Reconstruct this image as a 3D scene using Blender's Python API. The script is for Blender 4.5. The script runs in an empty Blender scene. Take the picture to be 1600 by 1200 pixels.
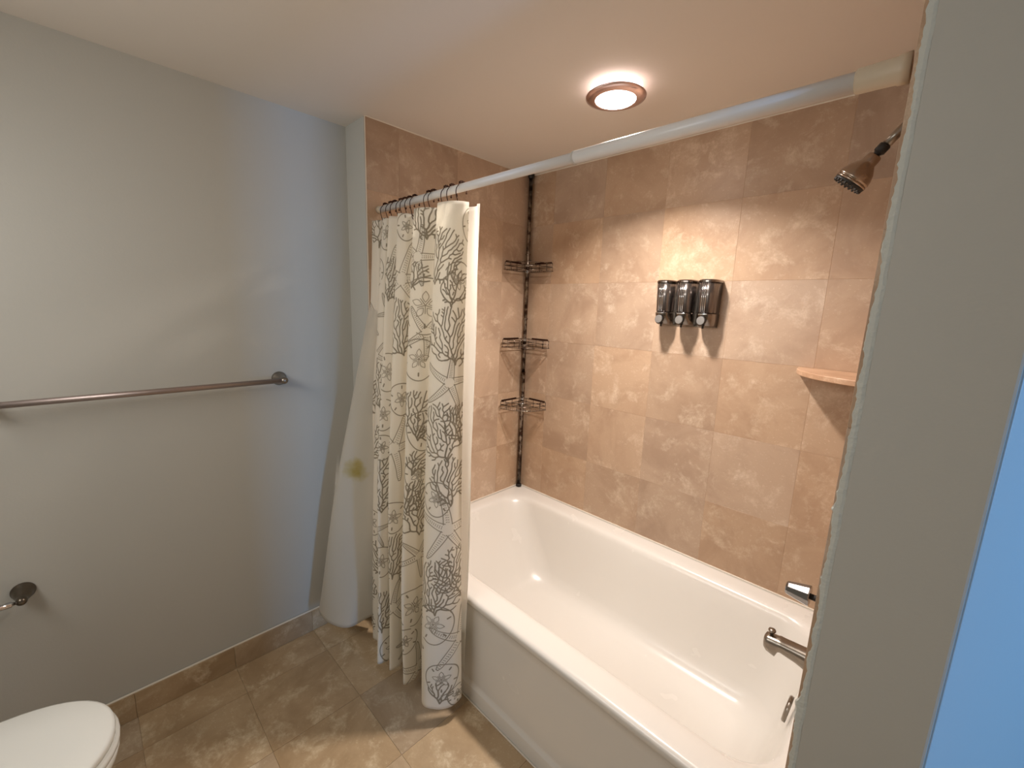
import bpy, bmesh, math, random
import numpy as np
from mathutils import Vector, Matrix
random.seed(7)
PI = math.pi
SC = bpy.context.scene
COL = SC.collection
def lin(c):
    c = c/255.0
    return c/12.92 if c <= .04045 else ((c+.055)/1.055)**2.4
def rgb(r, g, b): return (lin(r), lin(g), lin(b), 1)

# ------------------------------------------------------------ camera
CAMP = Vector((1.6636, -1.8059, 1.4977)); YAW, PIT, ROL, FPX = .7702, .1782, .0362, 659.45
F = Vector((-math.sin(YAW)*math.cos(PIT), math.cos(YAW)*math.cos(PIT), -math.sin(PIT)))
R0 = Vector((math.cos(YAW), math.sin(YAW), 0)); U0 = R0.cross(F)
RR = R0*math.cos(ROL)+U0*math.sin(ROL); UU = -R0*math.sin(ROL)+U0*math.cos(ROL)
cam = bpy.data.cameras.new('camera'); cam.sensor_width = 36; cam.sensor_fit = 'HORIZONTAL'
cam.lens = FPX/1600*36; cam.clip_start = .02
co = bpy.data.objects.new('camera', cam); COL.objects.link(co)
m = Matrix((RR, UU, -F)).transposed().to_4x4(); m.translation = CAMP
co.matrix_world = m; SC.camera = co

# ------------------------------------------------------------ light, world, exposure
SC.view_settings.view_transform = 'Standard'; SC.view_settings.look = 'None'
SC.view_settings.gamma = 1; SC.view_settings.exposure = 0.12; SC.view_settings.use_curve_mapping = False
w = bpy.data.worlds.new('world'); SC.world = w; w.use_nodes = True
w.node_tree.nodes['Background'].inputs[0].default_value = (.55, .72, 1, 1)
w.node_tree.nodes['Background'].inputs[1].default_value = .25
def area(name, loc, target, sx, sy, power, color, shape='RECTANGLE', spread=PI):
    l = bpy.data.lights.new(name, 'AREA'); l.shape = shape; l.size = sx; l.size_y = sy
    l.energy = power; l.color = color; l.spread = spread
    o = bpy.data.objects.new(name, l); COL.objects.link(o); o.location = loc
    o.rotation_euler = (Vector(target)-Vector(loc)).to_track_quat('-Z', 'Y').to_euler()
    return o
LX, LY, H = .838, -.526, 2.204
area('shower_lamp_light', (LX, LY, 2.146), (LX, LY, 0), .10, .10, 15.5, (1, .90, .82), 'DISK', math.radians(136))
area('window_daylight', (4.9, -.83, 1.15), (0, -1.1, 1.1), .26, 1.5, 48, (.22, .52, 1.0))
area('vanity_light', (.70, -2.50, 1.80), (.72, -1.0, .75), 1.1, .4, 9.4, (1, .985, .95))

# ------------------------------------------------------------ helpers
def ob(name, bm, mat, parent=None, smooth=False):
    me = bpy.data.meshes.new(name)
    bmesh.ops.recalc_face_normals(bm, faces=bm.faces)
    bm.to_mesh(me); bm.free()
    if smooth:
        for p in me.polygons: p.use_smooth = True
    o = bpy.data.objects.new(name, me); COL.objects.link(o)
    if mat: me.materials.append(mat)
    if parent: o.parent = parent
    return o
def tag(o, label=None, cat=None, group=None, kind=None):
    if label: o['label'] = label
    if cat: o['category'] = cat
    if group: o['group'] = group
    if kind: o['kind'] = kind
    return o
def thing(name, label, cat, loc=(0, 0, 0), group=None):
    o = bpy.data.objects.new(name, None); COL.objects.link(o); o.location = loc
    o.empty_display_size = .05
    return tag(o, label, cat, group)
def box(bm, x0, x1, y0, y1, z0, z1, bev=0, seg=2):
    r = bmesh.ops.create_cube(bm, size=1)
    bmesh.ops.scale(bm, vec=(x1-x0, y1-y0, z1-z0), verts=r['verts'])
    bmesh.ops.translate(bm, vec=((x0+x1)/2, (y0+y1)/2, (z0+z1)/2), verts=r['verts'])
    if bev:
        es = list({e for v in r['verts'] for e in v.link_edges})
        bmesh.ops.bevel(bm, geom=es, offset=bev, segments=seg, affect='EDGES', profile=.5)
def frame(d):
    d = Vector(d).normalized(); a = Vector((0, 0, 1)) if abs(d.z) < .9 else Vector((1, 0, 0))
    u = d.cross(a).normalized(); return d, u, d.cross(u).normalized()
def lathe(bm, p, d, prof, n=32, cap=True, sq=None):
    """prof: (distance along d, radius)"""
    d, u, v = frame(d); p = Vector(p); rings = []
    for h, r in prof:
        rings.append([bm.verts.new(p+d*h+(u*math.cos(2*PI*i/n)+v*math.sin(2*PI*i/n))*r) for i in range(n)])
    for a, b in zip(rings, rings[1:]):
        for i in range(n): bm.faces.new((a[i], a[(i+1) % n], b[(i+1) % n], b[i]))
    if cap:
        bm.faces.new(rings[0]); bm.faces.new(rings[-1])
def tube(bm, pts, r, n=8, closed=False):
    pts = [Vector(p) for p in pts]; rings = []; N = len(pts); pu = None
    for i, p in enumerate(pts):
        if closed: t = pts[(i+1) % N]-pts[i-1]
        else: t = pts[min(i+1, N-1)]-pts[max(i-1, 0)]
        t.normalize()
        if pu is None: _, u, _v = frame(t)
        else:
            u = pu-t*pu.dot(t)
            u = u.normalized() if u.length > 1e-6 else frame(t)[1]
        pu = u; v = t.cross(u)
        rr = r[i] if isinstance(r, (list, tuple)) else r
        rings.append([bm.verts.new(p+(u*math.cos(2*PI*k/n)+v*math.sin(2*PI*k/n))*rr) for k in range(n)])
    pr = list(zip(rings, rings[1:]))+([(rings[-1], rings[0])] if closed else [])
    for a, b in pr:
        for k in range(n): bm.faces.new((a[k], a[(k+1) % n], b[(k+1) % n], b[k]))
    if not closed: bm.faces.new(rings[0]); bm.faces.new(rings[-1])
def ball(bm, p, r, seg=12):
    q = bmesh.ops.create_uvsphere(bm, u_segments=seg, v_segments=max(6, seg//2+1), radius=r)
    bmesh.ops.translate(bm, vec=p, verts=q['verts'])
def loft(bm, rings, cap0=False, cap1=False):
    R = [[bm.verts.new(p) for p in r] for r in rings]; n = len(R[0])
    for a, b in zip(R, R[1:]):
        for i in range(n): bm.faces.new((a[i], a[(i+1) % n], b[(i+1) % n], b[i]))
    if cap0: bm.faces.new(R[0])
    if cap1: bm.faces.new(R[-1])
def spline(cp, n):
    """Catmull-Rom through the control points, n samples"""
    cp = np.array(cp, float); P = np.vstack([2*cp[0]-cp[1], cp, 2*cp[-1]-cp[-2]])
    out = []
    for k in range(n):
        s = k/(n-1)*(len(cp)-1); i = min(int(s), len(cp)-2); t = s-i
        a, b, c, d = P[i:i+4]
        out.append(.5*(2*b+(c-a)*t+(2*a-5*b+4*c-d)*t*t+(-a+3*b-3*c+d)*t**3))
    return np.array(out)

# ------------------------------------------------------------ materials
def newmat(name):
    m = bpy.data.materials.new(name); m.use_nodes = True
    nt = m.node_tree; return m, nt, nt.nodes['Principled BSDF']
def simple(name, col, rough=.5, metal=0, bump=0, bscale=200, coat=0, spec=.5):
    m, nt, b = newmat(name)
    b.inputs['Base Color'].default_value = col; b.inputs['Roughness'].default_value = rough
    b.inputs['Metallic'].default_value = metal; b.inputs['Coat Weight'].default_value = coat
    b.inputs['Specular IOR Level'].default_value = spec
    tc = nt.nodes.new('ShaderNodeTexCoord')
    nz = nt.nodes.new('ShaderNodeTexNoise'); nz.inputs['Scale'].default_value = bscale; nz.inputs['Detail'].default_value = 3
    nt.links.new(tc.outputs['Object'], nz.inputs['Vector'])
    mr = nt.nodes.new('ShaderNodeMapRange'); mr.inputs['To Min'].default_value = rough*.85; mr.inputs['To Max'].default_value = min(1, rough*1.15)
    nt.links.new(nz.outputs['Fac'], mr.inputs['Value']); nt.links.new(mr.outputs[0], b.inputs['Roughness'])
    if bump:
        bp = nt.nodes.new('ShaderNodeBump'); bp.inputs['Strength'].default_value = bump; bp.inputs['Distance'].default_value = .002
        nt.links.new(nz.outputs['Fac'], bp.inputs['Height']); nt.links.new(bp.outputs[0], b.inputs['Normal'])
    return m
PAINT = simple('wall_paint', rgb(188, 186, 178), .62, bump=.12, bscale=160)
CEIL = simple('ceiling_paint', rgb(226, 218, 208), .8, bump=.05, bscale=120)
DOORP = simple('door_paint', rgb(222, 224, 226), .5)
ENAMEL = simple('tub_enamel', rgb(226, 223, 217), .26, coat=.12, bscale=8)
PORC = simple('toilet_porcelain', rgb(228, 228, 222), .22, bscale=8)
RODW = simple('white_rod_enamel', rgb(228, 226, 224), .32, bscale=20)
CREAM = simple('cream_plastic', rgb(200, 184, 160), .45, bscale=20)
NICKEL = simple('brushed_nickel', rgb(150, 142, 132), .3, 1, bscale=60)
SHN = simple('shower_nickel', rgb(168, 152, 138), .26, 1, bscale=60)
DCH2 = simple('handle_chrome', rgb(150, 149, 150), .1, 1, bscale=30)
DCHR = simple('dispenser_chrome', rgb(132, 124, 118), .2, 1, bscale=30)
BUTTON = simple('button_grey', rgb(140, 138, 136), .5, .6, bscale=60)
DNICK = simple('dark_nickel', rgb(112, 103, 92), .3, 1, bscale=60)
CHROME = simple('polished_chrome', rgb(205, 207, 210), .08, 1, bscale=30)
BARM = simple('satin_bar', rgb(176, 160, 154), .45, 1, bscale=60)
BRONZE = simple('bronze_hook', rgb(62, 38, 28), .38, .8, bscale=60)
BLACK = simple('black_rubber', rgb(30, 27, 24), .5, bscale=60)
CAULK = simple('white_caulk', rgb(226, 218, 204), .6, bump=.3, bscale=90)
GROUT = simple('grout', rgb(200, 170, 142), .85, bump=.2, bscale=300)
GROUTF = simple('floor_grout', rgb(172, 152, 124), .85, bump=.2, bscale=300)
def smoky():
    m, nt, b = newmat('smoked_chamber')
    b.inputs['Base Color'].default_value = rgb(120, 108, 98); b.inputs['Roughness'].default_value = .24
    b.inputs['Metallic'].default_value = .85
    tc = nt.nodes.new('ShaderNodeTexCoord'); nz = nt.nodes.new('ShaderNodeTexNoise'); nz.inputs['Scale'].default_value = 14
    mp = nt.nodes.new('ShaderNodeMapping'); mp.inputs['Scale'].default_value = (6, 6, .15)
    nt.links.new(tc.outputs['Object'], mp.inputs[0]); nt.links.new(mp.outputs[0], nz.inputs['Vector'])
    cr = nt.nodes.new('ShaderNodeValToRGB'); cr.color_ramp.elements[0].position = .35; cr.color_ramp.elements[1].position = .7
    cr.color_ramp.elements[0].color = rgb(76, 66, 62); cr.color_ramp.elements[1].color = rgb(138, 132, 128)
    nt.links.new(nz.outputs['Fac'], cr.inputs[0]); nt.links.new(cr.outputs[0], b.inputs['Base Color'])
    return m
SMOKE = smoky()
def pittedchrome():
    m, nt, b = newmat('pitted_chrome')
    b.inputs['Metallic'].default_value = .9; b.inputs['Roughness'].default_value = .22
    tc = nt.nodes.new('ShaderNodeTexCoord'); nz = nt.nodes.new('ShaderNodeTexNoise'); nz.inputs['Scale'].default_value = 40; nz.inputs['Detail'].default_value = 6
    nt.links.new(tc.outputs['Object'], nz.inputs['Vector'])
    cr = nt.nodes.new('ShaderNodeValToRGB'); cr.color_ramp.elements[0].position = .42; cr.color_ramp.elements[1].position = .6
    cr.color_ramp.elements[0].color = rgb(60, 42, 32); cr.color_ramp.elements[1].color = rgb(150, 138, 126)
    nt.links.new(nz.outputs['Fac'], cr.inputs[0]); nt.links.new(cr.outputs[0], b.inputs['Base Color'])
    return m
PIT = pittedchrome()
def travertine(name, dark, mid, light, rough=.34, vein=1.0):
    m, nt, b = newmat(name); N = nt.nodes; L = nt.links
    tc = N.new('ShaderNodeTexCoord'); oi = N.new('ShaderNodeObjectInfo')
    mul = N.new('ShaderNodeVectorMath'); mul.operation = 'SCALE'; mul.inputs[0].default_value = (37.1, 91.7, 53.3)
    L.new(oi.outputs['Random'], mul.inputs['Scale'])
    add = N.new('ShaderNodeVectorMath'); add.operation = 'ADD'
    L.new(tc.outputs['Object'], add.inputs[0]); L.new(mul.outputs[0], add.inputs[1])
    def noise(sc, det, rg=.6, dist=0):
        n = N.new('ShaderNodeTexNoise'); n.inputs['Scale'].default_value = sc; n.inputs['Detail'].default_value = det
        n.inputs['Roughness'].default_value = rg; n.inputs['Distortion'].default_value = dist
        L.new(add.outputs[0], n.inputs['Vector']); return n
    def mix(a, bb, f, mode='MIX'):
        x = N.new('ShaderNodeMix'); x.data_type = 'RGBA'; x.blend_type = mode
        for s, v in ((6, a), (7, bb)):
            if hasattr(v, 'links') or hasattr(v, 'is_output'): L.new(v, x.inputs[s])
            else: x.inputs[s].default_value = v
        if hasattr(f, 'is_output'): L.new(f, x.inputs[0])
        else: x.inputs[0].default_value = f
        return x.outputs[2]
    def rng(v, a, bb, c=0, d=1):
        r = N.new('ShaderNodeMapRange'); r.inputs[1].default_value = a; r.inputs[2].default_value = bb
        r.inputs[3].default_value = c; r.inputs[4].default_value = d; L.new(v, r.inputs[0]); return r.outputs[0]
    big = noise(3.6, 5, .62, .7); c = mix(dark, mid, rng(big.outputs['Fac'], .36, .58))
    n2 = noise(9.5, 8, .72, .35); patch = rng(n2.outputs['Fac'], .52, .66)
    fine = noise(45, 6, .72); fm = N.new('ShaderNodeMath'); fm.operation = 'MULTIPLY'
    L.new(patch, fm.inputs[0]); L.new(rng(fine.outputs['Fac'], .40, .60, .3, 1), fm.inputs[1])
    c = mix(c, light, fm.outputs[0])
    # fine pale flecks
    fl = noise(120, 4, .6); ff = N.new('ShaderNodeMath'); ff.operation = 'MULTIPLY'
    L.new(rng(fl.outputs['Fac'], .60, .68), ff.inputs[0]); L.new(rng(big.outputs['Fac'], .45, .6, .1, .5*vein), ff.inputs[1])
    c = mix(c, light, ff.outputs[0])
    # small holes and rusty veins
    vo = N.new('ShaderNodeTexVoronoi'); vo.inputs['Scale'].default_value = 16; vo.feature = 'DISTANCE_TO_EDGE'
    ad2 = N.new('ShaderNodeVectorMath'); ad2.operation = 'ADD'; L.new(add.outputs[0], ad2.inputs[0])
    sc2 = N.new('ShaderNodeVectorMath'); sc2.operation = 'SCALE'; sc2.inputs['Scale'].default_value = .12
    L.new(n2.outputs['Color'], sc2.inputs[0]); L.new(sc2.outputs[0], ad2.inputs[1]); L.new(ad2.outputs[0], vo.inputs['Vector'])
    ve = N.new('ShaderNodeMath'); ve.operation = 'MULTIPLY'
    L.new(rng(vo.outputs['Distance'], 0, .035, .35*vein, 0), ve.inputs[0]); L.new(rng(big.outputs['Fac'], .4, .6, 1, .1), ve.inputs[1])
    c = mix(c, dark, ve.outputs[0])
    hs = N.new('ShaderNodeHueSaturation'); L.new(c, hs.inputs['Color'])
    L.new(rng(oi.outputs['Random'], 0, 1, .90, 1.08), hs.inputs['Value'])
    r3 = N.new('ShaderNodeMath'); r3.operation = 'FRACT'; r4 = N.new('ShaderNodeMath'); r4.operation = 'MULTIPLY'; r4.inputs[1].default_value = 17.3
    L.new(oi.outputs['Random'], r4.inputs[0]); L.new(r4.outputs[0], r3.inputs[0])
    L.new(rng(r3.outputs[0], 0, 1, .90, 1.08), hs.inputs['Saturation'])
    L.new(hs.outputs[0], b.inputs['Base Color'])
    L.new(rng(fine.outputs['Fac'], .3, .7, rough*.85, rough*1.2), b.inputs['Roughness'])
    bp = N.new('ShaderNodeBump'); bp.inputs['Strength'].default_value = .12; bp.inputs['Distance'].default_value = .001
    L.new(fine.outputs['Fac'], bp.inputs['Height']); L.new(bp.outputs[0], b.inputs['Normal'])
    return m
TRAV = travertine('travertine_wall', rgb(174, 145, 120), rgb(190, 162, 136), rgb(214, 192, 168), .38)
TRAVF = travertine('travertine_floor', rgb(160, 135, 104), rgb(182, 158, 127), rgb(212, 194, 165), .42)

# ------------------------------------------------------------ structure
def struct(name, bm, mat, parent=None):
    o = ob(name, bm, mat, parent)
    if parent is None: o['kind'] = 'structure'
    return o
def sbox(name, dims, mat, parent=None):
    bm = bmesh.new(); box(bm, *dims); return struct(name, bm, mat, parent)
XL = -.169; YB = -2.62; T = .305; XR = 1.593
floor = sbox('floor', (XL-.1, 5.3, YB-.1, 1.3, -.12, -.0015), GROUTF)
ceiling = sbox('ceiling', (XL-.1, 5.3, YB-.1, 1.3, H, H+.1), CEIL)
wall_left = sbox('wall_left', (XL-.1, XL, YB-.1, .1, -.012, H), PAINT)
wall_alc = sbox('wall_alcove', (XL, -.0105, -.954, 0, 0, H), PAINT)
wall_back = sbox('wall_back', (XL, 1.76, .0105, .12, -.012, H), PAINT)
bm = bmesh.new(); box(bm, 1.604, 1.759, -.954, .0105, -.012, H, .004, 2)
wall_right = struct('wall_right', bm, PAINT)
wall_front = sbox('wall_front', (XL, 2.72, YB-.1, YB, -.012, H), PAINT)
sbox('wall_daylight_cut', (2.2, 2.32, YB, -1.075, -.012, H), PAINT)  # unseen wall, added and sized to cut the daylight to a band
sbox('wall_hallway', (1.76, 5.3, 1.2, 1.3, -.012, H), PAINT)
sbox('wall_bedroom', (5.2, 5.3, YB-.1, 1.2, -.012, H), PAINT)
sbox('wall_beyond', (2.72, 5.2, YB-.1, YB, -.012, H), PAINT)
# bedroom window, off frame
bm = bmesh.new()
for a in ((-1.02, -.97, .35, 1.95), (-.69, -.64, .35, 1.95), (-1.02, -.64, .35, .40), (-1.02, -.64, 1.90, 1.95)):
    box(bm, 5.17, 5.2, *a)
struct('window_1', bm, DOORP)
# door leaf seen past the wall end
bm = bmesh.new(); box(bm, 0, .76, -.02, .02, .01, 2.05, .003, 2)
dl = struct('door_1', bm, DOORP); dl.location = (1.783, -.592, 0); dl.rotation_euler = (0, 0, math.radians(66))
bm = bmesh.new(); lathe(bm, (.70, -.02, 1.0), (0, -1, 0), [(0, .03), (.008, .03), (.01, .012), (.04, .012), (.045, .026), (.065, .028), (.075, .018)], 20)
ob('door_knob', bm, NICKEL, dl, True)

TH = .010; G = .0004
meshes = {}
def tile(parent, mat, plane, a0, a1, b0, b1, at, face=1, name='tile', G=.0004):
    """plane 'y': wall facing -y; 'x': wall at x facing face*x ; 'z' floor"""
    da, db = round(a1-a0, 4), round(b1-b0, 4)
    key = (plane, da, db, mat.name, face)
    if key not in meshes:
        bm = bmesh.new(); hx, hy = da/2-G, db/2-G
        c = .0003
        if plane == 'y': rings = [[(sx*hx, 0, sy*hy) for sx, sy in Q] for Q in [((-1, -1), (1, -1), (1, 1), (-1, 1))]]; off = lambda u, v, n: (u, -n, v)
        elif plane == 'x': off = lambda u, v, n: (face*n, u, v)
        else: off = lambda u, v, n: (u, v, n)
        Q = ((-1, -1), (1, -1), (1, 1), (-1, 1))
        loft(bm, [[off(sx*hx, sy*hy, -TH) for sx, sy in Q], [off(sx*hx, sy*hy, -c) for sx, sy in Q],
                  [off(sx*(hx-c), sy*(hy-c), 0) for sx, sy in Q]], True, True)
        bmesh.ops.recalc_face_normals(bm, faces=bm.faces)
        me = bpy.data.meshes.new(name); bm.to_mesh(me); bm.free(); me.materials.append(mat); meshes[key] = me
    o = bpy.data.objects.new(name, meshes[key]); COL.objects.link(o); o.parent = parent
    ca, cb = (a0+a1)/2, (b0+b1)/2
    if plane == 'y': o.location = (ca, at, cb)
    elif plane == 'x': o.location = (at, ca, cb)
    else: o.location = (ca, cb, at)
    j = .0003
    return o
ZR = [.432, .717, 1.022, 1.327, 1.632, 1.937, H-.002]
xs = [0.0]+[.174+T*k for k in range(5)]+[XR]
for a, b_ in zip(xs, xs[1:]):
    for c, d in zip(ZR, ZR[1:]): tile(wall_back, TRAV, 'y', a, b_, c, d, 0.0)
ys = [-.954, -.809, -.504, -.199, -.0105]
for a, b_ in zip(ys, ys[1:]):
    for c, d in zip(ZR, ZR[1:]): tile(wall_alc, TRAV, 'x', a, b_, c, d, 0.0, 1)
for a, b_ in zip(ys, ys[1:]):
    for c, d in zip(ZR, ZR[1:]): tile(wall_right, TRAV, 'x', a, b_, c, d, XR, -1)
for c, d in ((0.0, .127), (.127, .432)):
    tile(wall_alc, TRAV, 'x', -.954, -.895, c, d, 0.0, 1); tile(wall_right, TRAV, 'x', -.954, -.895, c, d, XR, -1)
# backing grout behind the wall tiles
for nm, dims, par in (('grout', (-.0005, XR, .0007, .0106, .43, H), wall_back), ('grout', (-.0108, -.0007, -.953, .0, 0, H), wall_alc), ('grout', (XR+.0007, 1.6042, -.951, 0, 0, H), wall_right)):
    sbox(nm, dims, GROUT, par)
# floor tiles: joints at y=-1.187+-, x=.303+-
fx = [XL+.0005]+[-.002+T*k for k in range(0, 9)]
fx = [v for v in fx if v < 2.5]+[2.6]
fy = [YB]+sorted(v for v in [-1.187-T*k for k in range(-1, 5)] if v > YB+.02)
for a, b_ in zip(fx, fx[1:]):
    for c, d in zip(fy, fy[1:]): tile(floor, TRAVF, 'z', a, b_, c, d, 0.0, G=.0004)
for a, b_ in ((XL+.0005, -.002), (1.6, 1.76)): pass
# travertine base pieces along the left wall
by = [-.956, -1.189, -1.494, -1.799, -2.104, -2.409, YB+.002]
base = sbox('baseboard_left', (XL, XL+.003, YB, -.954, 0, .098), GROUT)
for a, b_ in zip(by[1:], by):
    tile(base, TRAVF, 'x', a, b_, 0.0005, .101, XL+.0125, 1, 'baseboard_tile')
bm = bmesh.new(); tube(bm, [(XL+.006, YB, .1015), (XL+.006, -1.5, .102), (XL+.006, -.956, .1015)], .0035, 6)
struct('trim_1', bm, CAULK)
# caulk beads: ceiling line and around the tub
def bead(pts, r=.0025):
    bm = bmesh.new(); tube(bm, pts, r, 6); return bm
struct('trim_2', bead([(.001, -.953, H-.001), (.001, -.004, H-.001)]), CAULK)
struct('trim_3', bead([(.001, -.001, H-.001), (XR, -.001, H-.001)]), CAULK)
struct('trim_4', bead([(.001, -.89, .4345), (.001, -.03, .4345), (.006, -.009, .4345), (.03, -.001, .4345), (XR-.03, -.001, .4345), (XR-.001, -.03, .4345), (XR-.001, -.89, .4345)], .0035), CAULK)
struct('trim_5', bead([(0, -.8935, .002), (XR, -.8935, .002)], .003), CAULK)
struct('trim_6', bead([(-.001, -.9545, .12), (-.0012, -.9545, 1.2), (-.001, -.9545, H)], .002), CAULK)
# ragged caulk and paint line where the end tiles meet the painted wall end
bm = bmesh.new(); n = 420; rnd = random.Random(3); cols = []; a = 0; b2 = 0
for i in range(n+1):
    z = .0+H*i/n
    a = a*.86+rnd.uniform(-.0011, .0011); b2 = b2*.7+rnd.uniform(-.0004, .0004)
    spike = rnd.uniform(0, .0022) if rnd.random() < .22 else 0
    th = .0016+rnd.uniform(-.0004, .0005)
    cols.append([bm.verts.new(p) for p in ((1.5960+(z-1.1)*.0012+a*1.3-spike, -.9525, z), (1.5980+a*1.3-spike*.6, -.9543-th*.5, z), (1.6030+b2, -.9545-th*.6, z), (1.6075+b2, -.9541, z))])
for p, q in zip(cols, cols[1:]):
    for k in range(3): bm.faces.new((p[k], p[k+1], q[k+1], q[k]))
struct('trim_7', bm, simple('ragged_caulk', rgb(204, 206, 198), .7, bump=.8, bscale=140))

# ------------------------------------------------------------ bathtub
def rrect(x0, x1, y0, y1, r, z, k=8, m_=6):
    pts = []
    for cx, cy, a0 in ((x1-r, y0+r, -PI/2), (x1-r, y1-r, 0), (x0+r, y1-r, PI/2), (x0+r, y0+r, PI)):
        for i in range(k+1):
            a = a0+PI/2*i/k; pts.append((cx+r*math.cos(a), cy+r*math.sin(a), z))
    # subdivide the straight sides
    out = []; n = len(pts)
    for i in range(n):
        out.append(pts[i]); q = pts[(i+1) % n]
        if i % (k+1) == k:
            for j in range(1, m_): t = j/m_; out.append(tuple(pts[i][c]*(1-t)+q[c]*t for c in range(3)))
    return out
X1 = XR-.001; rings = []
for x0, x1, y0, y1, r, z in [
    (.001, X1, -.890, -.001, .004, .001), (.001, X1, -.890, -.001, .004, .058), (.001, X1, -.8885, -.001, .004, .0625), (.001, X1, -.881, -.001, .004, .068),
    (.001, X1, -.879, -.001, .004, .08), (.001, X1, -.877, -.001, .004, .36), (.001, X1, -.878, -.001, .004, .385), (.001, X1, -.884, -.001, .004, .397),
    (.001, X1, -.889, -.001, .004, .404), (.001, X1, -.891, -.001, .004, .414), (.001, X1, -.889, -.001, .004, .424), (.001, X1, -.883, -.001, .005, .4305),
    (.002, X1-.001, -.874, -.002, .006, .433), (.02, X1-.01, -.85, -.018, .03, .4328), (.045, X1-.018, -.822, -.055, .06, .4322), (.062, X1-.024, -.802, -.082, .09, .4312),
    (.072, X1-.029, -.790, -.094, .11, .427), (.080, X1-.034, -.782, -.102, .12, .419), (.090, X1-.038, -.776, -.109, .125, .405),
    (.125, X1-.046, -.766, -.125, .13, .35), (.185, X1-.062, -.752, -.145, .13, .27), (.25, X1-.080, -.736, -.165, .13, .19), (.300, X1-.100, -.72, -.183, .13, .125),
    (.335, X1-.120, -.705, -.198, .13, .092), (.375, X1-.150, -.68, -.222, .12, .072), (.43, X1-.20, -.64, -.262, .10, .064), (.55, X1-.40, -.56, -.34, .08, .061)]:
    rings.append(rrect(x0, x1, y0, y1, r, z))
bm = bmesh.new(); loft(bm, rings, False, True)
tub = ob('bathtub', bm, ENAMEL, None, True)
tag(tub, 'white enamelled bathtub set into the tiled alcove', 'bathtub')
bm = bmesh.new(); lathe(bm, (1.532, -.452, .362), (-.99, 0, .135), [(-.006, .038), (.001, .039), (.005, .036), (.006, .0)], 32)
ob('overflow_plate', bm, NICKEL, tub, True)

# ------------------------------------------------------------ shower fittings (on the right tiled wall)
t = thing('overhead_shower', 'bulb-shaped nickel shower head on an angled arm high on the right', 'shower head', (XR, -.45, 1.95))
def rel(p): return (p[0]-XR, p[1]+.45, p[2]-1.95)
bm = bmesh.new(); arm = [rel(p) for p in [(1.589, -.45, 1.958), (1.578, -.45, 1.954), (1.563, -.45, 1.942), (1.545, -.45, 1.921), (1.527, -.45, 1.899)]]
tube(bm, arm, .0098, 16); ob('arm', bm, NICKEL, t, True)
bm = bmesh.new(); lathe(bm, rel((1.588, -.45, 1.958)), (-1, 0, 0), [(0, .030), (.003, .030), (.008, .022), (.010, .011)], 28); ob('flange', bm, NICKEL, t, True)
K = .84; P0 = Vector(rel((1.528, -.45, 1.901))); D = Vector((-.607, 0, -.795)).normalized()
sc = lambda pr: [(a*K, b_*K) for a, b_ in pr]
bm = bmesh.new(); lathe(bm, P0, D, sc([(0, .0135), (.002, .0145), (.02, .0145), (.022, .012), (.026, .009), (.034, .0095)]), 24); ob('swivel_collar', bm, BLACK, t, True)
bm = bmesh.new(); lathe(bm, P0+D*.030*K, D, sc([(-.002, .012), (0, .0165), (.004, .0185), (.020, .0195), (.023, .0195), (.030, .026), (.042, .035), (.056, .041), (.066, .0435), (.070, .0435), (.071, .041), (.073, .041), (.074, .0435), (.079, .0435)]), 40)
ob('head', bm, SHN, t, True)
bm = bmesh.new(); lathe(bm, P0+D*.108*K, D, sc([(0, .043), (.006, .042), (.010, .039), (.011, .030), (.008, .028), (.008, 0)]), 40)
ob('spray_face', bm, BLACK, t, True)
bm = bmesh.new(); d_, u_, v_ = frame(D)
for k in range(20):
    a = 2*PI*k/20; lathe(bm, P0+D*.110*K+(u_*math.cos(a)+v_*math.sin(a))*.038*K, D, sc([(0, .004), (.010, .0035), (.012, .002)]), 8)
for k in range(8):
    a = 2*PI*k/8; lathe(bm, P0+D*.114*K+(u_*math.cos(a)+v_*math.sin(a))*.016*K, D, sc([(0, .003), (.006, .0022)]), 8)
ob('spray_nozzles', bm, BLACK, t, True)['kind'] = 'stuff'

t = thing('tub_spout', 'brushed nickel tub spout with a small pull-up diverter knob', 'spout', (XR, -.45, .52))
def sec(x, zc, hw, hh, n=20):
    return [(x, hw*math.copysign(abs(math.cos(2*PI*i/n))**.75, math.cos(2*PI*i/n)), zc+hh*math.copysign(abs(math.sin(2*PI*i/n))**.75, math.sin(2*PI*i/n))) for i in range(n)]
bm = bmesh.new()
loft(bm, [sec(0, .019, .030, .036), sec(-.02, .021, .028, .032), (sec(-.06, .027, .025, .024)), sec(-.10, .030, .024, .019), sec(-.106, .029, .024, .021), sec(-.112, .019, .024, .030), sec(-.134, .021, .023, .026), sec(-.142, .025, .021, .020), sec(-.145, .027, .012, .012)], True, True)
ob('spout_body', bm, NICKEL, t, True)
bm = bmesh.new(); lathe(bm, (-.128, 0, .044), (-.05, 0, 1), [(0, .005), (.010, .0045), (.012, .008), (.016, .0105), (.020, .0095), (.022, .004)], 20); ob('diverter_knob', bm, NICKEL, t, True)

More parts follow.
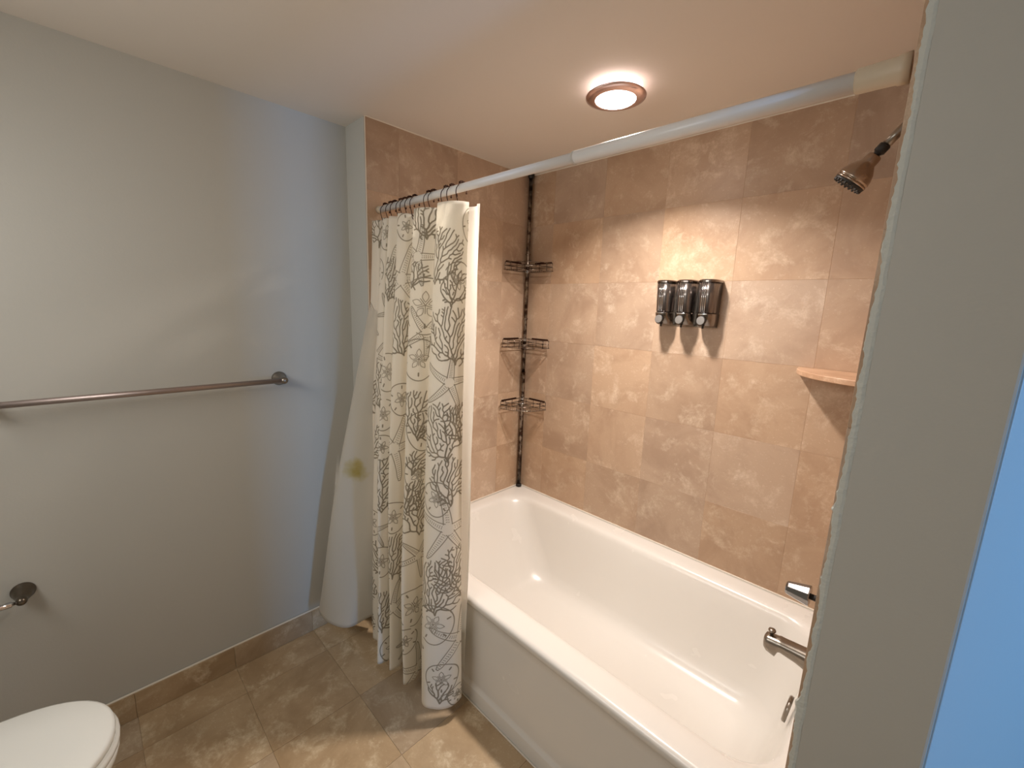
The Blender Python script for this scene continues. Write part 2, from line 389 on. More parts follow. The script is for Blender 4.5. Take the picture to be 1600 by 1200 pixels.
t = thing('shower_valve', 'chrome tapered shower valve handle just above the tub rim', 'valve handle', (XR, -.45, .735))
bm = bmesh.new(); lathe(bm, (0, 0, 0), (-1, 0, 0), [(0, .038), (.004, .038), (.009, .030), (.012, .016), (.028, .014), (.030, .010)], 32); ob('escutcheon', bm, CHROME, t, True)
bm = bmesh.new(); lathe(bm, (-.026, 0, 0), (-1, 0, 0), [(0, .009), (.034, .008)], 16); ob('stem', bm, BLACK, t, True)
bm = bmesh.new(); lathe(bm, (-.055, 0, 0), (-1, 0, -.02), [(0, .018), (0, .0285), (.003, .029), (.052, .019), (.056, .0175), (.058, .015), (.058, 0)], 10, True); ob('handle', bm, DCH2, t)
ob_last = t

# ------------------------------------------------------------ corner shelf
bm = bmesh.new(); rt = .245; top = []; n = 24
def shelf_ring(r, z): return [(0, 0, z)]+[(-r*math.cos(PI/2*i/n)if i < n else 0, -r*math.sin(PI/2*i/n), z) for i in range(n+1)]
loft(bm, [shelf_ring(rt-.002, 0), shelf_ring(rt, .002), shelf_ring(rt, .016), shelf_ring(rt-.002, .018)], True, True)
sh = ob('corner_shelf', bm, travertine('travertine_shelf', rgb(184, 144, 112), rgb(202, 164, 132), rgb(222, 190, 160), .45)); sh.location = (XR-.0005, -.0005, 1.307)
tag(sh, 'thin travertine corner shelf with a rounded front, under the shower head', 'shelf')

# ------------------------------------------------------------ soap dispensers
def dispenser(x, label):
    t = thing('soap_dispenser', label, 'dispenser', (x, -.0015, 1.45), 'wall soap dispensers')
    def dsec(z, w_, dep, fl, n=20):
        # flat back, rounded faceted front
        pts = [(w_, -.003, z), (w_, -dep*.35, z)]
        for i in range(n+1):
            a = PI*i/n; c, s = math.cos(a), math.sin(a)
            pts.append((w_*math.copysign(abs(c)**.7, c), -dep*.35-(dep*.65)*abs(s)**.8, z))
        pts += [(-w_, -dep*.35, z), (-w_, -.003, z)]
        return pts
    bm = bmesh.new(); loft(bm, [dsec(z, w_, d, 0) for z, w_, d in ((0, .030, .050), (.006, .034, .066), (.040, .036, .078), (.048, .0365, .080), (.052, .036, .080))], True, True)
    ob('dispenser_base', bm, DCHR, t, True)
    bm = bmesh.new(); loft(bm, [dsec(z, w_, d, 0) for z, w_, d in ((.0515, .033, .076), (.060, .0345, .079), (.120, .036, .083), (.175, .0375, .086))], True, True)
    ob('chamber', bm, SMOKE, t, True)
    bm = bmesh.new(); loft(bm, [dsec(z, w_, d, 0) for z, w_, d in ((.174, .0385, .088), (.180, .0385, .088), (.184, .036, .084))], True, True)
    ob('lid', bm, DCHR, t, False)
    for q in (-.010, -.003, .004):
        bm = bmesh.new(); tube(bm, [(q, -.0815, .055), (q, -.0865, .172)], .0022, 8); ob('front_rib', bm, CHROME, t, True)
    bm = bmesh.new(); lathe(bm, (-.004, -.074, .024), (-.1, -1, .05), [(0, .0165), (.010, .0165), (.012, .0155), (.0125, 0)], 28)
    ob('push_button', bm, BUTTON, t, False)
    bm = bmesh.new(); lathe(bm, (-.004, -.074, .024), (-.1, -1, .05), [(0, .0185), (.008, .0185), (.0095, .0175), (.0095, .016)], 28, False)
    ob('button_collar', bm, BLACK, t, True)
    bm = bmesh.new(); box(bm, -.017, .017, -.086, -.078, .048, .0525, .0015)
    ob('lever_tab', bm, CHROME, t, True)
    bm = bmesh.new(); tube(bm, [(0, -.066, .008), (0, -.068, -.006)], .004, 10)
    ob('nozzle', bm, BLACK, t, True)
for x, lb in ((.847, 'leftmost of the three chrome and smoke soap dispensers on the tile'), (.934, 'middle one of the three chrome and smoke soap dispensers on the tile'), (1.021, 'rightmost of the three chrome and smoke soap dispensers on the tile')):
    dispenser(x, lb)
bm = bmesh.new(); box(bm, .815, 1.053, -.003, 0, 1.447, 1.60, .001)
tag(ob('dispenser_bracket', bm, NICKEL), 'nickel wall bracket strip holding the three soap dispensers', 'bracket')

# ------------------------------------------------------------ corner caddy
t = thing('corner_caddy', 'rust-spotted chrome tension pole caddy with three wire baskets in the tub corner', 'shower caddy', (.026, -.028, .436))
bm = bmesh.new(); tube(bm, [(0, 0, .012), (0, 0, .70), (0, 0, .701)], .0125, 16)
tube(bm, [(0, 0, .70), (0, 0, 1.755)], .0105, 16)
ob('pole', bm, PIT, t, True)
for z in (.22, .34, .66, 1.0, 1.35):
    bm = bmesh.new(); lathe(bm, (0, 0, z), (0, 0, 1), [(0, .0125), (.001, .0132), (.006, .0132), (.007, .0125)], 16); ob('pole_ring', bm, PIT, t, True)
bm = bmesh.new(); lathe(bm, (0, 0, 0), (0, 0, 1), [(0, .017), (.012, .017), (.016, .013)], 20); ob('foot', bm, BLACK, t, True)
bm = bmesh.new(); lathe(bm, (0, 0, 1.745), (0, 0, 1), [(0, .012), (.008, .017), (.022, .017)], 20); ob('top_cap', bm, BLACK, t, True)
def basket(z, L, hh):
    ox, oy = -.018, .020        # wall corner seen from the pole
    def W(x, y, dz): return (ox+x, oy-y, z+dz)
    m_ = .018; rw = .0019
    def front(f, k=14):   # shallow convex front from left tip (on left wall) to right tip
        a = (m_, L*f); b_ = (L*f, m_); o_ = []
        for i in range(k+1):
            s = i/k; px_, py_ = a[0]*(1-s)+b_[0]*s, a[1]*(1-s)+b_[1]*s
            q = math.sin(PI*s)*.036*f; o_.append((px_+q, py_+q))
        return o_
    bm = bmesh.new()
    for dz, f in ((0, 1), (hh*.52, .97), (hh, .97)):
        tube(bm, [W(x, y, dz) for x, y in front(f)], rw, 6)
        tube(bm, [W(m_, L*f, dz), W(m_, m_+.03, dz)], rw, 6); tube(bm, [W(L*f, m_, dz), W(m_+.03, m_, dz)], rw, 6)
        tube(bm, [W(m_, m_+.03, dz), W(m_+.03, m_, dz)], rw, 6)
    for q in (.24, .52, .78, .97):
        tube(bm, [W(m_, L*q, 0), W(m_, L*q, hh)], rw*.8, 6); tube(bm, [W(L*q, m_, 0), W(L*q, m_, hh)], rw*.8, 6)
    fr = front(.99)
    for i in (2, 5, 9, 12): tube(bm, [W(*fr[i], 0), W(*fr[i], hh)], rw*.8, 6)
    ob('basket_frame', bm, PIT, t, True)['kind'] = 'stuff'
    bm = bmesh.new(); f1 = front(1, 26)
    for i in range(2, 25):
        x, y = f1[i]; dx = x-y
        bx, by_ = (m_+max(dx, 0), m_+max(-dx, 0)); tube(bm, [W(x, y, .001), W(bx, by_, .001)], .0012, 6)
    s = ob('basket_grid', bm, CHROME, t, True); s['kind'] = 'stuff'
    bm = bmesh.new()
    box(bm, ox+m_+.055, ox+L-.01, oy-m_-.003, oy-m_, z+hh-.002, z+hh+.008); ob('top_rail', bm, BRONZE, t); bm = bmesh.new()
    box(bm, ox+m_, ox+m_+.003, oy-L+.01, oy-m_-.055, z+hh-.002, z+hh+.008); ob('top_rail', bm, BRONZE, t)
    bm = bmesh.new(); lathe(bm, (0, 0, z-.004), (0, 0, 1), [(0, .016), (.010, .017), (.014, .013)], 16); ob('clamp', bm, CHROME, t, True); bm = bmesh.new()
    lathe(bm, (0, 0, z+hh-.012), (0, 0, 1), [(0, .013), (.003, .017), (.010, .016), (.014, .0125)], 16)
    ob('clamp', bm, CHROME, t, True)
for zb in (1.695-.436, 1.288-.436, .945-.436): basket(zb, .20, .040)

# ------------------------------------------------------------ recessed lamp
t = thing('ceiling_lamp', 'round glowing shower lamp with a chrome ring in the ceiling', 'lamp', (LX, LY, H))
def emis(name, col, st):
    m, nt, b = newmat(name); b.inputs['Base Color'].default_value = (.9, .8, .75, 1)
    b.inputs['Emission Color'].default_value = col; b.inputs['Emission Strength'].default_value = st; return m
bm = bmesh.new(); lathe(bm, (0, 0, 0), (0, 0, -1), [(0, .080), (.020, .082), (.029, .083)], 48, False); ob('glass_drum', bm, emis('drum_glow', (1, .80, .74, 1), 3), t, True)
bm = bmesh.new(); lathe(bm, (0, 0, -.029), (0, 0, -1), [(0, .092), (.002, .095), (.0045, .0945), (.009, .083), (.013, .068), (.0125, .064), (.004, .063), (0, .063), (0, .092)], 64, False)
ob('ring', bm, simple('lamp_ring', rgb(228, 205, 206), .22, 1), t, True)
bm = bmesh.new(); lathe(bm, (0, 0, -.037), (0, 0, -1), [(0, .063), (.004, .062), (.008, .045), (.009, 0)], 48, False); ob('diffuser', bm, emis('diffuser_glow', (1, .88, .80, 1), 24), t, True)

# ------------------------------------------------------------ shower rod
RY, RZ = -.903, 1.869
t = thing('shower_rod', 'white telescoping shower curtain rod spanning the tub alcove', 'curtain rod', (0, RY, RZ))
bm = bmesh.new(); lathe(bm, (.006, 0, 0), (1, 0, 0), [(0, .0125), (.985, .0125)], 32); ob('inner_tube', bm, RODW, t, True)
bm = bmesh.new(); lathe(bm, (.976, 0, 0), (1, 0, 0), [(0, .013), (.0005, .0148), (.57, .0148)], 32); ob('outer_tube', bm, RODW, t, True)
bm = bmesh.new(); lathe(bm, (.972, 0, 0), (1, 0, 0), [(0, .0128), (.001, .0155), (.005, .0155), (.006, .0148)], 32); ob('collar', bm, simple('collar_grey', rgb(190, 186, 180), .4), t, True)
bm = bmesh.new(); lathe(bm, (.0005, 0, 0), (1, 0, 0), [(0, .0150), (.014, .0148), (.024, .0130)], 32); tag(ob('end_cap', bm, CREAM, t, True), 'cream end cap by the curtain')
bm = bmesh.new(); lathe(bm, (1.5215, 0, 0), (1, 0, 0), [(0, .0152), (.002, .0178), (.050, .0190), (.052, .0205), (.0655, .0212)], 32); tag(ob('end_cap', bm, CREAM, t, True), 'cream stepped end cap against the right wall')

# ------------------------------------------------------------ curtains
def cloth(top, bot, z1, z0, n, mrows, ease=1.0, mid=None):
    A = spline(top, n); B = spline(bot, n); V = np.zeros((mrows+1, n, 3))
    Mi = spline(mid[1], n) if mid else None
    for j in range(mrows+1):
        t = j/mrows; z = z1+(z0-z1)*t
        if mid is None: p = A+(B-A)*t**ease
        else:
            tm = mid[0]
            # quadratic through top, mid, bottom
            l0 = (t-tm)*(t-1)/((0-tm)*(0-1)); l1 = t*(t-1)/(tm*(tm-1)); l2 = t*(t-tm)/(1*(1-tm))
            p = A*l0+Mi*l1+B*l2
        V[j, :, :2] = p; V[j, :, 2] = z
    return V
def cloth_obj(name, V, mat, W, wr=0.0, seed=1, thick=.0008):
    mr, n, _ = V.shape; rs = np.random.RandomState(seed)
    if wr:
        zz = V[:, :, 2]; ss = np.linspace(0, 1, n)[None, :]
        d = np.zeros((mr, n))
        for k in range(14):
            d += np.sin(rs.uniform(2, 9)*zz+rs.uniform(8, 50)*ss+rs.uniform(0, 6.28))/14
        V[:, :, 1] += wr*d*2; V[:, :, 0] += wr*d*.8
    me = bpy.data.meshes.new(name)
    idx = np.arange(mr*n).reshape(mr, n)
    f = np.stack([idx[:-1, :-1], idx[1:, :-1], idx[1:, 1:], idx[:-1, 1:]], -1).reshape(-1, 4)
    me.from_pydata(V.reshape(-1, 3).tolist(), [], f.tolist())
    mrow = V[mr//2]; arc = np.concatenate([[0], np.cumsum(np.linalg.norm(np.diff(mrow[:, :2], axis=0), axis=1))])
    uvl = me.uv_layers.new(name='UVMap'); li = np.zeros(len(me.loops), int); me.loops.foreach_get('vertex_index', li)
    U_ = arc[li % n]/W; Vv = (V[:, :, 2].reshape(-1)[li])/2.0
    uvl.data.foreach_set('uv', np.stack([U_, Vv], 1).ravel().astype(np.float32))
    for p in me.polygons: p.use_smooth = True
    o = bpy.data.objects.new(name, me); COL.objects.link(o); me.materials.append(mat)
    s = o.modifiers.new('thickness', 'SOLIDIFY'); s.thickness = thick; s.offset = 0
    return o, arc[-1]
CT = [(.0,-.935),(.045,-.925),(.06,-.905),(.085,-.935),(.11,-.93),(.12,-.905),(.145,-.94),(.17,-.92),(.185,-.905),(.215,-.945),(.25,-.93),(.265,-.905),(.30,-.915),(.335,-.95),(.385,-.945),(.42,-.91),(.448,-.915),(.472,-.952),(.530,-.948),(.558,-.924),(.566,-.900)]
CB = [(.03,-.985),(.07,-1.01),(.095,-.985),(.14,-1.045),(.19,-1.03),(.20,-1.0),(.276,-1.097),(.295,-1.065),(.285,-1.02),(.341,-1.08),(.350,-1.045),(.335,-1.0),(.37,-1.01),(.432,-1.078),(.445,-1.03),(.42,-.985),(.455,-.975),(.545,-1.066),(.600,-1.050),(.634,-1.0),(.632,-.95)]
CM = [(a[0]*.55+b_[0]*.45, a[1]*.5+b_[1]*.5-.012) for a, b_ in zip(CT, CB)]
#PRINT-BEGIN
CW = 1.3; PPM = 1000; IW, IH = 1300, 2000
def make_print():
    img = np.zeros((IH, IW), np.float32)
    rs = random.Random(11)
    def seg(x0, y0, x1, y1, wd):
        a = np.array([x0, y0])*PPM; b_ = np.array([x1, y1])*PPM; r = wd*PPM/2
        lo = np.floor(np.minimum(a, b_)-r-2).astype(int); hi = np.ceil(np.maximum(a, b_)+r+2).astype(int)
        lo = np.maximum(lo, 0); hi = np.minimum(hi, [IW-1, IH-1])
        if (hi <= lo).any(): return
        X, Y = np.meshgrid(np.arange(lo[0], hi[0]+1), np.arange(lo[1], hi[1]+1))
        d = b_-a; L2 = max(d@d, 1e-6); tt = np.clip(((X-a[0])*d[0]+(Y-a[1])*d[1])/L2, 0, 1)
        D_ = np.hypot(X-a[0]-tt*d[0], Y-a[1]-tt*d[1]); v = np.clip(r+.5-D_, 0, 1)
        s = img[lo[1]:hi[1]+1, lo[0]:hi[0]+1]; np.maximum(s, v, out=s)
    def poly(pts, wd, closed=False):
        for p, q in zip(pts, pts[1:]+(pts[:1] if closed else [])): seg(*p, *q, wd)
    def coral(x, y, h, ang=0.0):
        """branching growth that never runs into itself, inside a leaning oval"""
        st = .0105; nodes = [(x, y)]; cx, cy = x+math.sin(ang)*h*.5, y+math.cos(ang)*h*.5
        tips = [(x, y, ang-.35, 0), (x, y, ang+.35, 0)]
        while tips and len(nodes) < 260:
            px_, py_, a, dep = tips.pop(0)
            for tr in range(4):
                b3 = a+rs.uniform(-.3, .3)*(1+tr*.6); qx, qy = px_+math.sin(b3)*st, py_+math.cos(b3)*st
                dx, dy = qx-cx, qy-cy; la = dx*math.sin(ang)+dy*math.cos(ang); lb = dx*math.cos(ang)-dy*math.sin(ang)
                if (la/(h*.52))**2+(lb/(h*.40+.01))**2 > 1.05 and dep > 1: continue
                if dep > 1 and any((qx-u)**2+(qy-v)**2 < (.0088)**2 for u, v in nodes if (u, v) != (px_, py_)): continue
                seg(px_, py_, qx, qy, .0044 if dep > 4 else .0054); nodes.append((qx, qy))
                nb = rs.random()
                if nb < .42: tips += [(qx, qy, b3-rs.uniform(.45, .75), dep+1), (qx, qy, b3+rs.uniform(.45, .75), dep+1)]
                elif nb < .72: tips += [(qx, qy, b3*.9+ang*.1, dep+1), (qx, qy, b3+rs.choice((-1, 1))*rs.uniform(.8, 1.1), dep+1)]
                else: tips.append((qx, qy, b3*.9+ang*.1, dep+1))
                break
    def star(x, y, r, rot):
        for k in range(5):
            a = rot+2*PI*k/5+rs.uniform(-.12, .12); L_ = r*rs.uniform(.85, 1.1); bend = rs.uniform(-.25, .25)
            lft, rgt = [], []
            for i in range(9):
                s = i/8; aa = a+bend*s; cx, cy = x+math.sin(aa)*L_*s, y+math.cos(aa)*L_*s
                wd = r*.125*(1-s*.55)*(1 if i < 8 else .45); nx, ny = math.cos(aa), -math.sin(aa)
                lft.append((cx-nx*wd, cy-ny*wd)); rgt.append((cx+nx*wd, cy+ny*wd))
            poly(lft[1:]+rgt[:0:-1], .0028)
            for i in range(1, 15):
                s = .12+i/16; aa = a+bend*s; cx, cy = x+math.sin(aa)*L_*s, y+math.cos(aa)*L_*s; q = r*.045*(1-s*.5)
                nx, ny = math.cos(aa), -math.sin(aa)
                seg(cx-nx*q, cy-ny*q, cx-nx*q*.3, cy-ny*q*.3+.001, .0020); seg(cx+nx*q*.4, cy+ny*q*.4, cx+nx*q, cy+ny*q, .0020)
    def dollar(x, y, r, rot):
        pts = []
        gap = rs.uniform(0, 6)
        for i in range(44):
            a = gap+2*PI*i/46; rr = r*(1+.04*math.sin(3*a)); pts.append((x+rr*math.cos(a)*.93, y+rr*math.sin(a)*1.05))
        poly(pts, .0034)
        for k in range(5):
            a = rot+2*PI*k/5; c, s = math.sin(a), math.cos(a)
            lp = []
            for i in range(13):
                q = i/12; w_ = math.sin(PI*q)*r*.11; d = r*(.12+.40*q); lp.append((x+c*d+s*w_, y+s*d-c*w_))
            for i in range(12, -1, -1):
                q = i/12; w_ = math.sin(PI*q)*r*.11; d = r*(.12+.40*q); lp.append((x+c*d-s*w_, y+s*d+c*w_))
            poly(lp, .0022)
            a2 = a+PI/5; seg(x+math.sin(a2)*r*.70, y+math.cos(a2)*r*.70, x+math.sin(a2)*r*.84, y+math.cos(a2)*r*.84, .005)
            seg(x, y, x+math.sin(a2)*r*.3, y+math.cos(a2)*r*.3, .0026)
    for kind, u, v, r, rot in MOTIFS:
        {'c': coral, 's': star, 'd': dollar}[kind](u, v, r, rot)
    return img
MOTIFS = [('c', 0.303, 1.507, 0.315, 0), ('c', 0.823, 1.565, 0.245, 0), ('c', 0.474, 1.308, 0.21, -0.3), ('c', 0.916, 1.308, 0.234, -0.1), ('c', 0.653, 1.016, 0.269, 0.1), ('c', 0.168, 1.074, 0.187, 0), ('c', 0.901, 0.981, 0.199, -0.2), ('c', 0.913, 0.829, 0.164, 0), ('c', 0.305, 0.689, 0.21, 0), ('c', 0.663, 0.654, 0.21, 0), ('c', 0.441, 0.444, 0.175, 0.2), ('c', 0.867, 0.432, 0.199, 0.1), ('c', 0.957, 0.479, 0.199, -0.1), ('c', 0.633, 0.888, 0.093, 0.4), ('c', 0.303, 0.198, 0.164, 0), ('c', 0.883, 0.093, 0.082, 0), ('c', 0.618, 0.747, 0.093, 0.3), ('c', 0.892, 1.495, 0.117, 0.3), ('c', 0.946, 1.051, 0.128, 0), ('c', 0.611, 1.553, 0.093, 0.5), ('s', 0.3, 1.577, 0.14, 0.1), ('s', 0.453, 1.588, 0.14, 0.15), ('s', 0.898, 1.25, 0.105, 0.1), ('s', 0.441, 0.958, 0.128, 0.35), ('s', 0.904, 0.747, 0.128, 0.0), ('s', 0.663, 0.572, 0.093, 0.5), ('s', 0.443, 0.327, 0.105, 0.1), ('s', 0.953, 0.327, 0.128, 0.1), ('s', 0.669, 0.105, 0.117, 0.0), ('s', 0.674, 1.402, 0.105, 0.5), ('s', 0.043, 1.425, 0.105, 0.6), ('s', 0.633, 1.658, 0.105, 0.4), ('d', 0.666, 1.495, 0.093, 0), ('d', 0.311, 1.238, 0.07, 0.3), ('d', 0.65, 1.308, 0.07, 0), ('d', 0.469, 1.145, 0.058, 0.6), ('d', 0.677, 1.051, 0.07, 0.2), ('d', 0.298, 1.074, 0.058, 0), ('d', 0.658, 0.888, 0.058, 0.4), ('d', 0.174, 1.764, 0.058, 0), ('d', 0.467, 1.775, 0.047, 0.4), ('d', 0.65, 0.374, 0.07, 0.2), ('d', 0.861, 0.397, 0.07, 0.5), ('d', 0.889, 0.187, 0.058, 0), ('d', 0.618, 0.245, 0.047, 0.2), ('d', 0.916, 1.577, 0.058, 0.4), ('d', 0.3, 0.946, 0.047, 0.4), ('d', 0.446, 0.689, 0.058, 0.1), ('d', 0.864, 0.853, 0.058, 0.6), ('d', 0.939, 0.105, 0.035, 0), ('d', 0.303, 0.49, 0.058, 0.2)]
rs_ = random.Random(5)
for j in range(11):
    for i in range(8):
        x = .05+i*.155+(j % 2)*.07+rs_.uniform(-.015, .015); y = .12+j*.165+rs_.uniform(-.02, .02)
        k = (i*2+j*3) % 5
        if any(math.hypot(x-q[1], y-(q[2]+(q[3]*.5 if q[0] == 'c' else 0))) < .115 for q in MOTIFS): continue
        if k in (0, 3): MOTIFS.append(('c', x, y-.06, .15, rs_.uniform(-.5, .5)))
        elif k == 1: MOTIFS.append(('s', x, y, .08, rs_.uniform(0, 1.2)))
        else: MOTIFS.append(('d', x, y, .052, rs_.uniform(0, 1.2)))
#PRINT-END
pr = make_print()
im = bpy.data.images.new('sea_print', IW, IH, alpha=False, float_buffer=False)
im.colorspace_settings.name = 'Non-Color'
buf = np.ones((IH, IW, 4), np.float32); buf[:, :, :3] = pr[:, :, None]
im.pixels.foreach_set(buf.ravel()); im.update(); im.pack()
def fabric(name, col, printed=False, transl=.35, transp=0.0, stain=False, rough=.55):
    m, nt, b = newmat(name); N = nt.nodes; L = nt.links
    b.inputs['Roughness'].default_value = rough; b.inputs['Sheen Weight'].default_value = .15
    b.inputs['Base Color'].default_value = col
    colsock = None
    if printed:
        tx = N.new('ShaderNodeTexImage'); tx.image = im; tx.interpolation = 'Linear'; tx.extension = 'REPEAT'
        uv = N.new('ShaderNodeTexCoord'); L.new(uv.outputs['UV'], tx.inputs[0])
        mx = N.new('ShaderNodeMix'); mx.data_type = 'RGBA'; mx.inputs[6].default_value = col; mx.inputs[7].default_value = rgb(172, 162, 142)
        L.new(tx.outputs[0], mx.inputs[0]); colsock = mx.outputs[2]
    if stain:
        tc = N.new('ShaderNodeTexCoord'); sp = N.new('ShaderNodeVectorMath'); sp.operation = 'DISTANCE'; sp.inputs[1].default_value = STAIN
        L.new(tc.outputs['Object'], sp.inputs[0]); nz = N.new('ShaderNodeTexNoise'); nz.inputs['Scale'].default_value = 22
        L.new(tc.outputs['Object'], nz.inputs['Vector'])
        ad = N.new('ShaderNodeMath'); ad.operation = 'MULTIPLY_ADD'; ad.inputs[1].default_value = .08; L.new(nz.outputs['Fac'], ad.inputs[0]); L.new(sp.outputs['Value'], ad.inputs[2])
        mr = N.new('ShaderNodeMapRange'); mr.inputs[1].default_value = .055; mr.inputs[2].default_value = .10; mr.inputs[3].default_value = .8; mr.inputs[4].default_value = 0
        L.new(ad.outputs[0], mr.inputs[0])
        mx = N.new('ShaderNodeMix'); mx.data_type = 'RGBA'; mx.inputs[6].default_value = col; mx.inputs[7].default_value = rgb(214, 200, 110)
        L.new(mr.outputs[0], mx.inputs[0]); colsock = mx.outputs[2]
    if colsock: L.new(colsock, b.inputs['Base Color'])
    tr = N.new('ShaderNodeBsdfTranslucent'); tr.inputs[0].default_value = col
    if colsock: L.new(colsock, tr.inputs[0])
    ms = N.new('ShaderNodeMixShader'); ms.inputs[0].default_value = transl
    L.new(b.outputs[0], ms.inputs[1]); L.new(tr.outputs[0], ms.inputs[2]); last = ms.outputs[0]
    if transp:
        tp = N.new('ShaderNodeBsdfTransparent'); m2 = N.new('ShaderNodeMixShader'); m2.inputs[0].default_value = transp
        L.new(last, m2.inputs[1]); L.new(tp.outputs[0], m2.inputs[2]); last = m2.outputs[0]
    L.new(last, N['Material Output'].inputs['Surface'])
    return m
STAIN = (.03, -1.06, .80)
CF = fabric('curtain_fabric', rgb(252, 248, 238), True, .50)
LF = fabric('liner_fabric', rgb(244, 242, 236), False, .72, .05, True)
V = cloth(CT, CB, 1.822, .07, 330, 150, mid=(.5, CM))
# hem height follows the slight sag of the cloth
cur, L_ = cloth_obj('shower_curtain', V, CF, CW, .0035, 4)
tag(cur, 'cream shower curtain printed with taupe coral, starfish and sand dollars', 'curtain')
LT = [(.008, -.882), (.02, -.887), (.06, -.872), (.10, -.892), (.14, -.874), (.19, -.893), (.24, -.874), (.30, -.892), (.36, -.872), (.42, -.892), (.48, -.873), (.54, -.890), (.60, -.872), (.632, -.888), (.645, -.885)]
LM = [(-.078, -.985), (-.046, -1.034), (-.015, -1.045), (.03, -1.015), (.07, -.95), (.13, -.915), (.19, -.91), (.25, -.90), (.31, -.91), (.38, -.90), (.44, -.91), (.50, -.90), (.56, -.91), (.615, -.905), (.628, -.915)]
LB = [(-.13, -1.11), (-.100, -1.176), (-.04, -1.192), (.04, -1.176), (.105, -1.134), (.108, -1.04), (.14, -.94), (.21, -.915), (.29, -.92), (.37, -.912), (.44, -.92), (.50, -.912), (.56, -.92), (.61, -.912), (.625, -.922)]
LT = [(x*.935, y) for x, y in LT]; LM = [(x*.985 if x > .2 else x, y) for x, y in LM]; LB = [(x*.976 if x > .2 else x, y) for x, y in LB]
V = cloth(LT, LB, 1.815, .146, 220, 120, mid=(.48, LM))
lin_, _ = cloth_obj('curtain_liner', V, LF, CW, .004, 9, .0006)
tag(lin_, 'plain white curtain liner flaring out behind the printed curtain', 'liner')

# ------------------------------------------------------------ curtain hooks
HX = [.057, .101, .13, .176, .205, .235, .268, .357, .384, .456, .487, .536]
ORD = ['leftmost', 'second from the left', 'third from the left', 'fourth from the left', 'fifth from the left', 'sixth from the left', 'sixth from the right',
       'fifth from the right', 'fourth from the right', 'third from the right', 'second from the right', 'rightmost']
hk = thing('curtain_hook', 'x', 'hook', (HX[0], RY, RZ), 'curtain hooks on the rod')
bm = bmesh.new(); rr = .0145; pts = []
pts = [(-.003, .006, -.066), (-.001, -.004, -.070), (0, -.014, -.064), (0, -.016, -.050), (0, -.020, -.038), (0, -.025, -.022), (0, -.0235, -.006)]
pts += [(0, -rr*math.cos(a)-.0015, rr*math.sin(a)+.001) for a in [PI*k/10 for k in range(1, 10)]]+[(0, rr+.003, -.002), (0, rr+.002, -.012)]
pts = [tuple(p) for p in spline(pts, 60)]; tube(bm, pts, .0014, 8); ob('hook_wire', bm, BRONZE, hk, True)
bm = bmesh.new(); tube(bm, [tuple(p) for p in spline([(0, -.016, -.050), (.003, -.010, -.060), (.006, .004, -.064), (.008, .012, -.056), (.008, .013, -.046)], 16)], .0013, 8); ob('liner_prong', bm, BRONZE, hk, True)
bm = bmesh.new()
for k in range(5):
    a = PI*(.28+.11*k); ball(bm, (0, -(rr+.002)*math.cos(a), (rr+.002)*math.sin(a)+.001), .0038, 12)
ob('roller_beads', bm, BRONZE, hk, True)['kind'] = 'stuff'
bm = bmesh.new(); ball(bm, (0, rr+.002, -.014), .0032, 12); ball(bm, (.008, .013, -.045), .0034, 12); ball(bm, (-.003, .008, -.065), .0030, 12); ob('end_balls', bm, BRONZE, hk, True)['kind'] = 'stuff'
for i, x in enumerate(HX):
    if i == 0: o = hk
    else:
        o = hk.copy(); COL.objects.link(o)
        for c in hk.children: d = c.copy(); d.parent = o; COL.objects.link(d)
    o.location = (x, RY, RZ); o.rotation_euler = (0, 0, random.Random(i).uniform(-.12, .12))
    o['label'] = 'dark bronze beaded curtain hook, %s of twelve on the rod' % ORD[i]

# ------------------------------------------------------------ towel bar
t = thing('towel_bar', 'long satin metal towel bar on the left wall', 'towel bar', (XL, -1.262, 1.187))
bm = bmesh.new(); tube(bm, [(.062, .008, 0), (.062, -.76, 0)], .0095, 20); ob('bar', bm, BARM, t, True)
for y in (0, -.755):
    bm = bmesh.new(); lathe(bm, (0, y, 0), (1, 0, 0), [(0, .027), (.004, .0275), (.009, .0235), (.025, .0165), (.045, .0125), (.055, .013), (.066, .0140), (.0735, .0105), (.0765, .004)], 28); ob('post', bm, NICKEL, t, True)

# ------------------------------------------------------------ toilet paper holder
t = thing('paper_holder', 'empty metal toilet paper holder low on the left wall', 'paper holder', (XL, -2.003, .605))
for y in (0, -.155):
    bm = bmesh.new(); lathe(bm, (0, y, 0), (1, 0, 0), [(0, .0265), (.003, .027), (.006, .0262), (.008, .0245), (.022, .021), (.036, .0165), (.046, .0125), (.052, .0118), (.062, .0125), (.070, .0105), (.074, .005)], 28); ob('post', bm, DNICK, t, True)
bm = bmesh.new(); lathe(bm, (.060, -.010, -.003), (0, -1, 0), [(0, .004), (.008, .0055), (.010, .0085), (.06, .0085), (.062, .0095), (.125, .0095), (.127, .0055), (.135, .004)], 20); ob('roller', bm, CHROME, t, True)

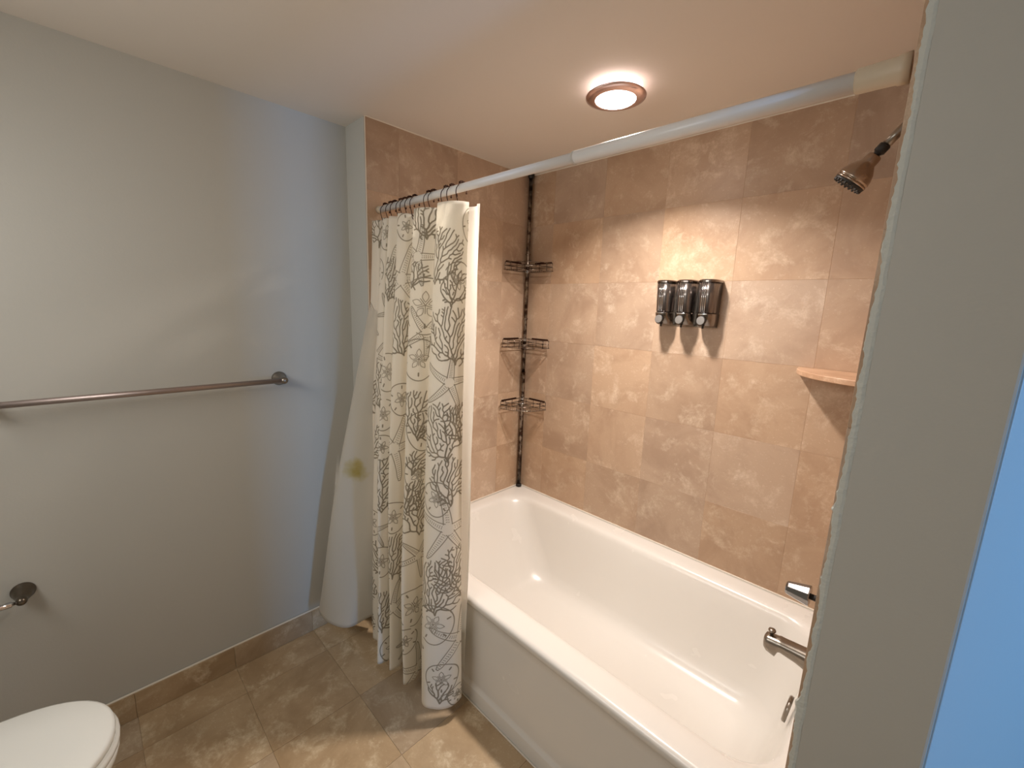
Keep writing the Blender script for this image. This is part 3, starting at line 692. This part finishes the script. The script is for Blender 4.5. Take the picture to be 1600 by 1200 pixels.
# ------------------------------------------------------------ toilet
TX, TY = .318, -1.842   # centre line, tip of the lid
t = thing('toilet', 'white toilet with closed lid at the lower left by the wall', 'toilet', (TX, TY, 0))
def egg(w_, L_, y0, z, n=48, p=2.15):
    # tip at y0 pointing +y, widest 55% back, blunt rear
    pts = []
    yc = y0-L_*.52
    for i in range(n):
        a = 2*PI*i/n; c, s = math.cos(a), math.sin(a)
        x = w_*math.copysign(abs(c)**(2/p), c); y = (L_*.52 if s > 0 else L_*.48)*math.copysign(abs(s)**(2/p), s)
        pts.append((x, yc+y, z))
    return pts
bm = bmesh.new(); loft(bm, [egg(.178, .440, -.006, .400), egg(.184, .452, 0, .404), egg(.185, .454, .001, .414), egg(.183, .450, -.001, .420), egg(.175, .437, -.007, .4235), egg(.10, .32, -.06, .4255)], True, True)
ob('lid', bm, PORC, t, True)
bm = bmesh.new(); loft(bm, [egg(.180, .444, .000, .378), egg(.187, .456, .006, .382), egg(.188, .458, .007, .394), egg(.184, .450, .002, .3985)], True, True)
ob('seat', bm, PORC, t, True)
bm = bmesh.new(); loft(bm, [egg(.115, .46, -.12, .0, p=2.6), egg(.112, .45, -.125, .03, p=2.6), egg(.105, .42, -.13, .10), egg(.112, .42, -.12, .17), egg(.135, .44, -.08, .24), egg(.160, .46, -.03, .30), egg(.178, .47, -.002, .345), egg(.183, .475, .004, .365), egg(.181, .472, .002, .376)], True, True)
ob('bowl', bm, PORC, t, True)
bm = bmesh.new(); box(bm, -.105, .105, -.64, -.40, .0, .385, .03, 3); ob('pedestal', bm, PORC, t, True)
bm = bmesh.new(); box(bm, -.215, .215, -.755, -.565, .385, .735, .025, 3); ob('tank', bm, PORC, t, True)
bm = bmesh.new(); box(bm, -.225, .225, -.765, -.555, .735, .77, .012, 3); ob('tank_lid', bm, PORC, t, True)
bm = bmesh.new(); lathe(bm, (-.15, -.565, .68), (0, 1, 0), [(0, .014), (.012, .014), (.014, .008)], 16); tube(bm, [(-.15, -.548, .68), (-.09, -.545, .672)], .006, 10); ob('flush_lever', bm, CHROME, t, True)
for sx in (-1, 1):
    bm = bmesh.new(); box(bm, sx*.075-.02, sx*.075+.02, -.48, -.445, .398, .425, .006); ob('hinge', bm, PORC, t, True)
